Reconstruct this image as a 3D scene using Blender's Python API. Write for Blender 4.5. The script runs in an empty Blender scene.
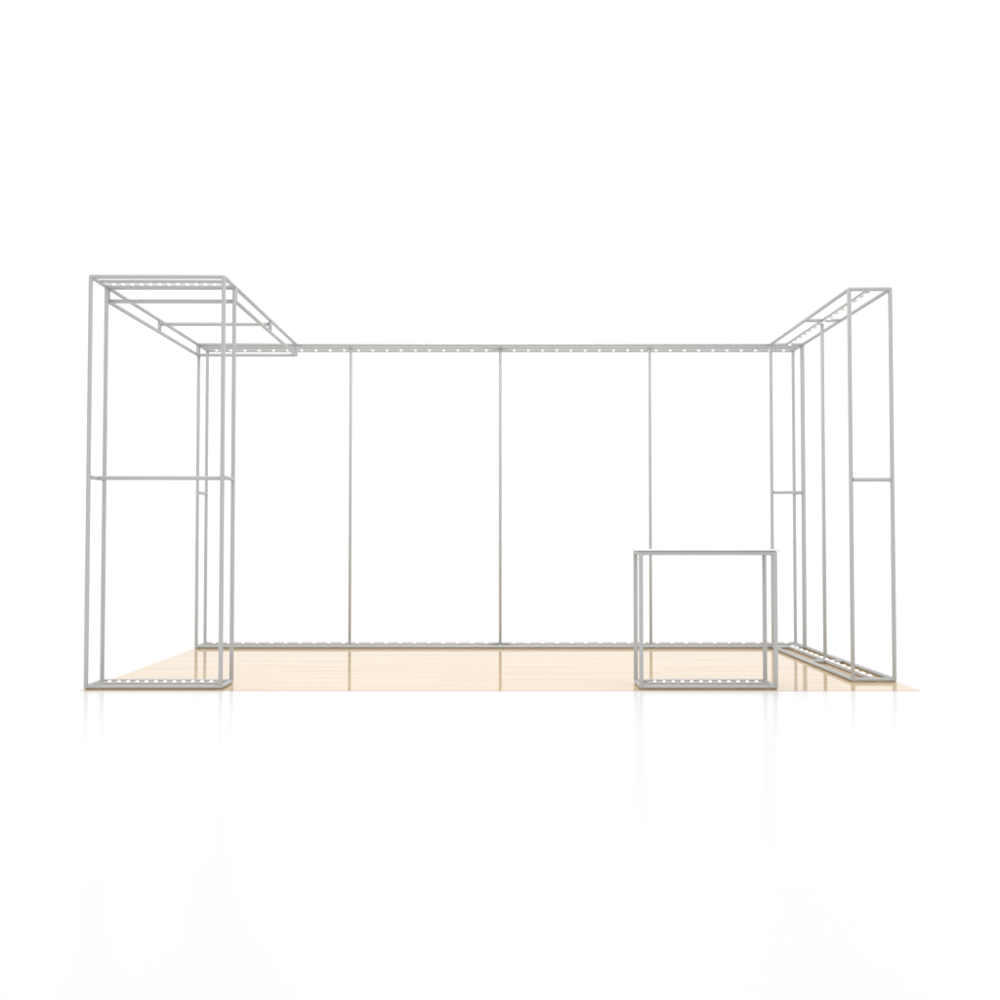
import bpy, bmesh, math
from mathutils import Vector

sc = bpy.context.scene
COL = sc.collection

# ------------------------------------------------------------------ materials
def new_mat(name):
    m = bpy.data.materials.new(name)
    m.use_nodes = True
    nt = m.node_tree
    return m, nt, nt.nodes["Principled BSDF"]

def aluminium():
    m, nt, b = new_mat("satin_aluminium")
    tc = nt.nodes.new("ShaderNodeTexCoord")
    n1 = nt.nodes.new("ShaderNodeTexNoise")
    n1.inputs["Scale"].default_value = 34.0
    n1.inputs["Detail"].default_value = 5.0
    nt.links.new(tc.outputs["Object"], n1.inputs["Vector"])
    cr = nt.nodes.new("ShaderNodeValToRGB")
    cr.color_ramp.elements[0].position = 0.3
    cr.color_ramp.elements[0].color = (0.472, 0.487, 0.493, 1)
    cr.color_ramp.elements[1].position = 0.7
    cr.color_ramp.elements[1].color = (0.502, 0.517, 0.523, 1)
    nt.links.new(n1.outputs["Fac"], cr.inputs["Fac"])
    nt.links.new(cr.outputs["Color"], b.inputs["Base Color"])
    n2 = nt.nodes.new("ShaderNodeTexNoise")
    n2.inputs["Scale"].default_value = 260.0
    n2.inputs["Detail"].default_value = 3.0
    nt.links.new(tc.outputs["Object"], n2.inputs["Vector"])
    mr = nt.nodes.new("ShaderNodeMapRange")
    mr.inputs["To Min"].default_value = 0.30
    mr.inputs["To Max"].default_value = 0.46
    nt.links.new(n2.outputs["Fac"], mr.inputs["Value"])
    nt.links.new(mr.outputs["Result"], b.inputs["Roughness"])
    b.inputs["Metallic"].default_value = 0.2
    bp = nt.nodes.new("ShaderNodeBump")
    bp.inputs["Strength"].default_value = 0.05
    bp.inputs["Distance"].default_value = 0.0005
    nt.links.new(n2.outputs["Fac"], bp.inputs["Height"])
    nt.links.new(bp.outputs["Normal"], b.inputs["Normal"])
    return m

def plain(name, col, rough, var=0.03, emit=0.0):
    m, nt, b = new_mat(name)
    tc = nt.nodes.new("ShaderNodeTexCoord")
    n = nt.nodes.new("ShaderNodeTexNoise")
    n.inputs["Scale"].default_value = 14.0
    nt.links.new(tc.outputs["Object"], n.inputs["Vector"])
    cr = nt.nodes.new("ShaderNodeValToRGB")
    cr.color_ramp.elements[0].color = tuple(c * (1 - var) for c in col) + (1,)
    cr.color_ramp.elements[1].color = tuple(min(1, c * (1 + var)) for c in col) + (1,)
    nt.links.new(n.outputs["Fac"], cr.inputs["Fac"])
    nt.links.new(cr.outputs["Color"], b.inputs["Base Color"])
    b.inputs["Roughness"].default_value = rough
    if emit:
        b.inputs["Emission Color"].default_value = (1, 1, 1, 1)
        b.inputs["Emission Strength"].default_value = emit
    return m

def laminate():
    m, nt, b = new_mat("maple_laminate")
    L = nt.links.new
    tc = nt.nodes.new("ShaderNodeTexCoord")
    # planks: long boards running across the stand
    br = nt.nodes.new("ShaderNodeTexBrick")
    br.inputs["Scale"].default_value = 1.0
    br.inputs["Brick Width"].default_value = 1.3
    br.inputs["Row Height"].default_value = 0.14
    br.inputs["Mortar Size"].default_value = 0.0012
    br.inputs["Mortar Smooth"].default_value = 0.6
    br.offset = 0.37
    br.inputs["Color1"].default_value = (0.66, 0.66, 0.66, 1)
    br.inputs["Color2"].default_value = (0.34, 0.34, 0.34, 1)
    br.inputs["Mortar"].default_value = (0.0, 0.0, 0.0, 1)
    L(tc.outputs["Object"], br.inputs["Vector"])
    # grain: noise stretched along the boards
    mp = nt.nodes.new("ShaderNodeMapping")
    mp.inputs["Scale"].default_value = (0.55, 16.0, 1.0)
    L(tc.outputs["Object"], mp.inputs["Vector"])
    g = nt.nodes.new("ShaderNodeTexNoise")
    g.inputs["Scale"].default_value = 1.6
    g.inputs["Detail"].default_value = 7.0
    g.inputs["Roughness"].default_value = 0.62
    g.inputs["Distortion"].default_value = 0.5
    L(mp.outputs["Vector"], g.inputs["Vector"])
    mx = nt.nodes.new("ShaderNodeMix")
    mx.data_type = 'RGBA'
    mx.inputs["Factor"].default_value = 0.30
    L(g.outputs["Fac"], mx.inputs["A"])
    L(br.outputs["Color"], mx.inputs["B"])
    cr = nt.nodes.new("ShaderNodeValToRGB")
    cr.color_ramp.elements[0].position = 0.30
    cr.color_ramp.elements[0].color = WOOD_D + (1,)
    cr.color_ramp.elements[1].position = 0.62
    cr.color_ramp.elements[1].color = WOOD_L + (1,)
    L(mx.outputs["Result"], cr.inputs["Fac"])
    L(cr.outputs["Color"], b.inputs["Base Color"])
    b.inputs["Roughness"].default_value = 0.06
    b.inputs["IOR"].default_value = 1.5
    return m

WOOD_D = (0.57, 0.385, 0.205)
WOOD_L = (0.755, 0.560, 0.330)
M_AL = aluminium()
M_STRIP = plain("pale_led_carrier", (0.72, 0.705, 0.69), 0.5)
M_LENS = plain("white_led_lens", (0.9, 0.9, 0.9), 0.25, 0.0, emit=0.4)
M_TOP = plain("white_laminate_top", (0.86, 0.87, 0.87), 0.2)
M_WOOD = laminate()
M_FLOOR = plain("white_gloss_floor", (0.86, 0.86, 0.86), 0.22, 0.004)

# ------------------------------------------------------------------ helpers
T = 0.0305           # tube size of the frames
TC = 0.0215          # height of the slimmer middle rails

def link(o, parent=None):
    COL.objects.link(o)
    if parent:
        o.parent = parent
    return o

def thing(name, label, cat, loc=(0, 0, 0)):
    o = bpy.data.objects.new(name, None)
    o.empty_display_size = 0.1
    o.location = loc
    o["label"] = label
    o["category"] = cat
    return link(o)

def tube(name, p, q, parent, a=T, b=T, r=None, mat=None, label=None, dome=False):
    """rounded square tube from p to q (axis aligned, world points). a = size along
    the first cross axis, b = along the second (order x,y,z without the run axis)."""
    if r is None:
        r = min(a, b) / 2 - 0.0008
    p, q = Vector(p), Vector(q)
    d = q - p
    ax = max(range(3), key=lambda i: abs(d[i]))
    o1, o2 = [i for i in range(3) if i != ax]
    prof = []
    for sx, sy, a0 in ((1, 1, 0), (-1, 1, 90), (-1, -1, 180), (1, -1, 270)):
        for k in range(7):
            t = math.radians(a0 + k * 15)
            prof.append((sx * (a / 2 - r) + r * math.cos(t), sy * (b / 2 - r) + r * math.sin(t)))
    mid = (p + q) / 2
    half = abs(d[ax]) / 2
    bm = bmesh.new()
    rings = []
    ends = []
    if dome:                       # posts end in a rounded elbow
        R_ = min(a, b) / 2
        for i in range(6):
            t = math.radians(90 - i * 18 + 0.0)
            ends.append((R_ * (1 - math.sin(t)), max(0.04, math.cos(t))))
    else:
        ends = [(0, 0.985), (0.0003, 1)]
    prs = [(-half + e, s_) for e, s_ in ends] + [(half - e, s_) for e, s_ in reversed(ends)]
    for off, s in prs:
        ring = []
        for u, v in prof:
            co = [0, 0, 0]
            co[ax] = off; co[o1] = u * s; co[o2] = v * s
            ring.append(bm.verts.new(co))
        rings.append(ring)
    n = len(prof)
    for A, B in zip(rings, rings[1:]):
        for i in range(n):
            bm.faces.new((A[i], A[(i + 1) % n], B[(i + 1) % n], B[i]))
    bm.faces.new(rings[0]); bm.faces.new(rings[-1])
    bmesh.ops.recalc_face_normals(bm, faces=bm.faces)
    me = bpy.data.meshes.new(name)
    bm.to_mesh(me); bm.free()
    for f in me.polygons:
        f.use_smooth = len(f.vertices) == 4
    me.set_sharp_from_angle(angle=math.radians(40))
    me.materials.append(mat or M_AL)
    o = bpy.data.objects.new(name, me)
    o.location = mid - (Vector(parent.location) if parent else Vector())
    if label:
        o["label"] = label
    return link(o, parent)

def box_mesh(name, sx, sy, sz, bev=0.0, mat=None):
    bm = bmesh.new()
    bmesh.ops.create_cube(bm, size=1)
    bmesh.ops.scale(bm, vec=(sx, sy, sz), verts=bm.verts)
    if bev:
        bmesh.ops.bevel(bm, geom=list(bm.edges), offset=bev, segments=2, affect='EDGES')
    me = bpy.data.meshes.new(name)
    bm.to_mesh(me); bm.free()
    me.materials.append(mat)
    return me

def lens_mesh(hw=0.0140):
    """one rounded frustum of clear white plastic; wide foot at z=0, tip at z=0.018"""
    bm = bmesh.new()
    rings = []
    for z, hx, hy in ((0, hw, .0140), (.004, hw, .0140), (.009, hw - .001, .0125), (.0120, hw - .004, .010)):
        ring = []
        for sx, sy, a0 in ((1, 1, 0), (-1, 1, 90), (-1, -1, 180), (1, -1, 270)):
            for k in range(4):
                t = math.radians(a0 + k * 30)
                r = 0.0045
                ring.append(bm.verts.new((sx * (hx - r) + r * math.cos(t), sy * (hy - r) + r * math.sin(t), z)))
        rings.append(ring)
    n = 16
    for A, B in zip(rings, rings[1:]):
        for i in range(n):
            bm.faces.new((A[i], A[(i + 1) % n], B[(i + 1) % n], B[i]))
    bm.faces.new(rings[0]); bm.faces.new(rings[-1])
    bmesh.ops.recalc_face_normals(bm, faces=bm.faces)
    me = bpy.data.meshes.new("lens")
    bm.to_mesh(me); bm.free()
    for f in me.polygons:
        f.use_smooth = True
    me.set_sharp_from_angle(angle=math.radians(35))
    me.materials.append(M_LENS)
    return me
LENS = lens_mesh()
LENS_SMALL = lens_mesh(0.0112)

def light_bar(parent, axis, c0, c1, fixed, z, up, n, width=0.026, lens=None):
    """carrier strip on a middle rail; c0,c1 = first and last lens position along axis;
    fixed = the other horizontal coordinate; z = the rail face; up = +1 lamps upward, -1 down"""
    L = abs(c1 - c0) + 0.11
    cm = (c0 + c1) / 2
    th = 0.008
    sx, sy = (L, width) if axis == 'x' else (width, L)
    me = box_mesh("light_bar", sx, sy, th, 0.0012, M_STRIP)
    o = bpy.data.objects.new("light_bar", me)
    w = Vector((cm, fixed, z + up * (th / 2 + .0005)) if axis == 'x' else (fixed, cm, z + up * (th / 2 + .0005)))
    o.location = w - Vector(parent.location)
    link(o, parent)
    for i in range(n):
        t = c0 + (c1 - c0) * i / (n - 1) - cm
        l = bpy.data.objects.new("lens", lens or LENS)
        l.location = (t, 0, up * (th / 2 - .001)) if axis == 'x' else (0, t, up * (th / 2 - .001))
        l.rotation_euler = (0 if up > 0 else math.pi, 0, 0 if axis == 'x' else math.pi / 2)
        link(l, o)
    return o

def xr(name, x0, x1, y, z, par, b=T, **k):
    return tube(name, (x0, y, z), (x1, y, z), par, a=T, b=b, **k)
def yr_(name, x, y0, y1, z, par, b=T, **k):
    return tube(name, (x, y0, z), (x, y1, z), par, a=T, b=b, **k)
def post(name, x, y, z0, z1, par, **k):
    return tube(name, (x, y, z0), (x, y, z1), par, dome=k.pop('dome', False), **k)

H = 3.0067           # height of the tall frames
h = T / 2
DEP = 0.350
BD = 0.350
TB = 0.0265          # middle rails of the long frame
Z0 = 0.001
MID = 1.531

def box_frame(par, x0, x1, y0, y1, z0, z1, gap=0.0):
    """four posts, top and bottom rails on all sides"""
    for x in (x0 + h, x1 - h):
        for y in (y0 + h, y1 - h):
            post("post", x, y, z0, z1, par, dome=True)
    for z in (z0 + h, z1 - h):
        for y in (y0 + h, y1 - h):
            xr("rail", x0 + h, x1 - h, y, z, par)
        for x in (x0 + h, x1 - h):
            yr_("rail", x, y0 + h, y1 - h, z, par)

# ------------------------------------------------------------------ the left tower
YT = 0.065
tw = thing("tower_frame", "tall aluminium box frame at the left front corner of the wooden flooring", "display frame", (-2.5, YT + DEP / 2, 0))
box_frame(tw, -3, -2.0, YT, YT + DEP, Z0, H)
yc = YT + DEP / 2
xr("rail", -3 + T, -2 - T, yc, H - TC / 2, tw, b=TC)
xr("rail", -3 + T, -2 - T, yc, Z0 + TC / 2, tw, b=TC)
for x in (-3 + h, -2 - h):
    yr_("crossbar", x, YT + T, YT + DEP - T, MID, tw)
xr("crossbar", -3 + T, -2 - T, yc, MID, tw)
light_bar(tw, 'x', -2.872, -2.124, yc, H - TC, -1, 12, lens=LENS_SMALL)
light_bar(tw, 'x', -2.872, -2.124, yc, Z0 + TC, 1, 12, lens=LENS_SMALL)

# ------------------------------------------------------------------ the canopy
YB = 2.9176
CY0, CY1 = YT + DEP + .002, YB - .002
CZ = H - .135
cn = thing("canopy_frame", "flat aluminium overhead frame spanning from the left tower top back to the rear wall frame", "canopy frame", (-2.5, (CY0 + CY1) / 2, CZ))
box_frame(cn, -3, -2.0, CY0, CY1, CZ, H)
cm = (CY0 + CY1) / 2 + .02
for x in (-3 + h, -2 - h):
    post("strut", x, cm, CZ + T, H - T, cn)
xr("crossbar", -3 + T, -2 - T, cm, 2.957, cn)

# ------------------------------------------------------------------ the back wall
bw = thing("banner_frame", "long shallow aluminium frame with four open bays along the rear edge of the wooden flooring", "display frame", (0, YB + BD / 2, 0))
box_frame(bw, -3, 3, YB, YB + BD, Z0, H)
yc = YB + BD / 2
for z, s in ((H - TB / 2, -1), (Z0 + TB / 2, 1)):
    for x0, x1 in ((-3 + T, -h), (h, 3 - T)):
        xr("rail", x0, x1, yc, z, bw, b=TB)
    for x in (-1.5, 1.5, 0):
        zz = H - h if s < 0 else Z0 + h
        wy = 0.026
        for ya, yb in ((YB + T, yc - h), (yc + h, YB + BD - T)):
            tube("crossbar", (x, ya, zz), (x, yb, zz), bw, a=wy, b=wy)
    light_bar(bw, 'x', -2.85, -0.14, yc, z + s * TB / 2, s, 20)
    light_bar(bw, 'x', 0.14, 2.85, yc, z + s * TB / 2, s, 20)
for x in (-1.5, 0, 1.5):
    post("post", x, yc - .006 if x else yc, Z0 + (TB if x else 0), H - (TB if x else 0), bw, a=.028, b=.028)
# joint plates where the two halves of the wall meet
for z in (H - TB - .005, Z0 + TB + .005):
    for sx in (-1, 1):
        me = box_mesh("joint_plate", 0.070, 0.050, 0.0095, 0.001, M_AL)
        o = bpy.data.objects.new("joint_plate", me)
        o.location = Vector((sx * (.014 + .035), yc, z)) - Vector(bw.location)
        link(o, bw)
for x in (-3 + h, 3 - h):
    yr_("crossbar", x, YB + T, YB + BD - T, MID, bw)

# ------------------------------------------------------------------ the right wall
YR = 0.468
RX = 3 - 0.3454
rw = thing("divider_frame", "narrow tall aluminium frame running from front to back along the right edge of the flooring", "display frame", ((RX + 3) / 2, (YR + YB) / 2, 0))
RY1 = YB - .002
box_frame(rw, RX, 3, YR, RY1, Z0, H)
xc = (RX + 3) / 2
ym = (YR + RY1) / 2
for y in (YR + h, RY1 - h):
    xr("crossbar", RX + T, 3 - T, y, MID, rw)
for z, s in ((H - TC / 2, -1), (Z0 + TC / 2, 1)):
    yr_("rail", xc + .004, YR + T, RY1 - T, z, rw, b=TC)
    xr("crossbar", RX + T, xc + .004 - h, ym, H - h if s < 0 else Z0 + h, rw)
    xr("crossbar", xc + .004 + h, 3 - T, ym, H - h if s < 0 else Z0 + h, rw)
    light_bar(rw, 'y', ym - 1.105, ym + 1.105, xc + .006, z + s * TC / 2, s, 15, .029)
post("post", xc + .003, ym + .036, Z0 + TC + .0055, H - TC - .0055, rw, a=.030, b=.030)

# ------------------------------------------------------------------ the counter
cx0, cx1, cz1 = 1.0, 2.0, 0.995
ct = thing("counter_frame", "low square aluminium counter frame with a thin white top at the right front", "counter", (1.5, YT + DEP / 2, 0))
box_frame(ct, cx0, cx1, YT, YT + DEP, Z0, cz1)
yc = YT + DEP / 2
for z, s in ((cz1 - TC / 2, -1), (Z0 + TC / 2, 1)):
    xr("rail", cx0 + T, cx1 - T, yc, z, ct, b=TC)
    light_bar(ct, 'x', 1.135, 1.883, yc, z + s * TC / 2, s, 12, lens=LENS_SMALL)
me = box_mesh("countertop", 1.03, DEP + .03, .012, .0015, M_TOP)
o = bpy.data.objects.new("countertop", me)
o.location = (0, 0, cz1 + .0065)
link(o, ct)

# ------------------------------------------------------------------ flooring and floor
me = box_mesh("wood_flooring", 6.0, YB + BD, .0012, .0003, M_WOOD)
fl = bpy.data.objects.new("wood_flooring", me)
fl.location = (0, (YB + BD) / 2, -.0006)
fl["label"] = "glossy pale maple wood flooring sheet under all the aluminium frames"
fl["category"] = "flooring"
fl["kind"] = "structure"
link(fl)

bm = bmesh.new()
S = 300
bm.faces.new([bm.verts.new(c) for c in ((-S, -S, 0), (S, -S, 0), (S, S, 0), (-S, S, 0))])
me = bpy.data.meshes.new("floor"); bm.to_mesh(me); bm.free()
me.materials.append(M_FLOOR)
g = bpy.data.objects.new("floor", me)
g.location.z = -.0016
g["kind"] = "structure"
link(g)

# ------------------------------------------------------------------ light
w = bpy.data.worlds.new("World")
sc.world = w
w.use_nodes = True
bg = w.node_tree.nodes["Background"]
bg.inputs["Color"].default_value = (1, 1, 1, 1)
bg.inputs["Strength"].default_value = 1.07

ld = bpy.data.lights.new("added_overhead_light", 'AREA')  # unseen area light added overhead to brighten the middle of the floor
ld.shape = 'RECTANGLE'; ld.size = 5; ld.size_y = 4
ld.energy = 110
lo = bpy.data.objects.new("added_overhead_light", ld)
lo.location = (0, 0.8, 6.0)
link(lo)

# ------------------------------------------------------------------ camera
F, D, HC, P, CX, YAW = 1090.76, 7.814, 1.1036, 0.0329, -0.0025, 0.0
cd = bpy.data.cameras.new("camera")
cd.sensor_width = 36; cd.lens = F / 1000 * 36
cd.clip_end = 2000
co = bpy.data.objects.new("camera", cd)
co.location = (CX, -D, HC)
co.rotation_euler = (math.pi / 2 + P, 0, -YAW)
link(co)
sc.camera = co

sc.view_settings.view_transform = 'Standard'
sc.view_settings.look = 'None'
sc.view_settings.gamma = 1
sc.view_settings.exposure = 0
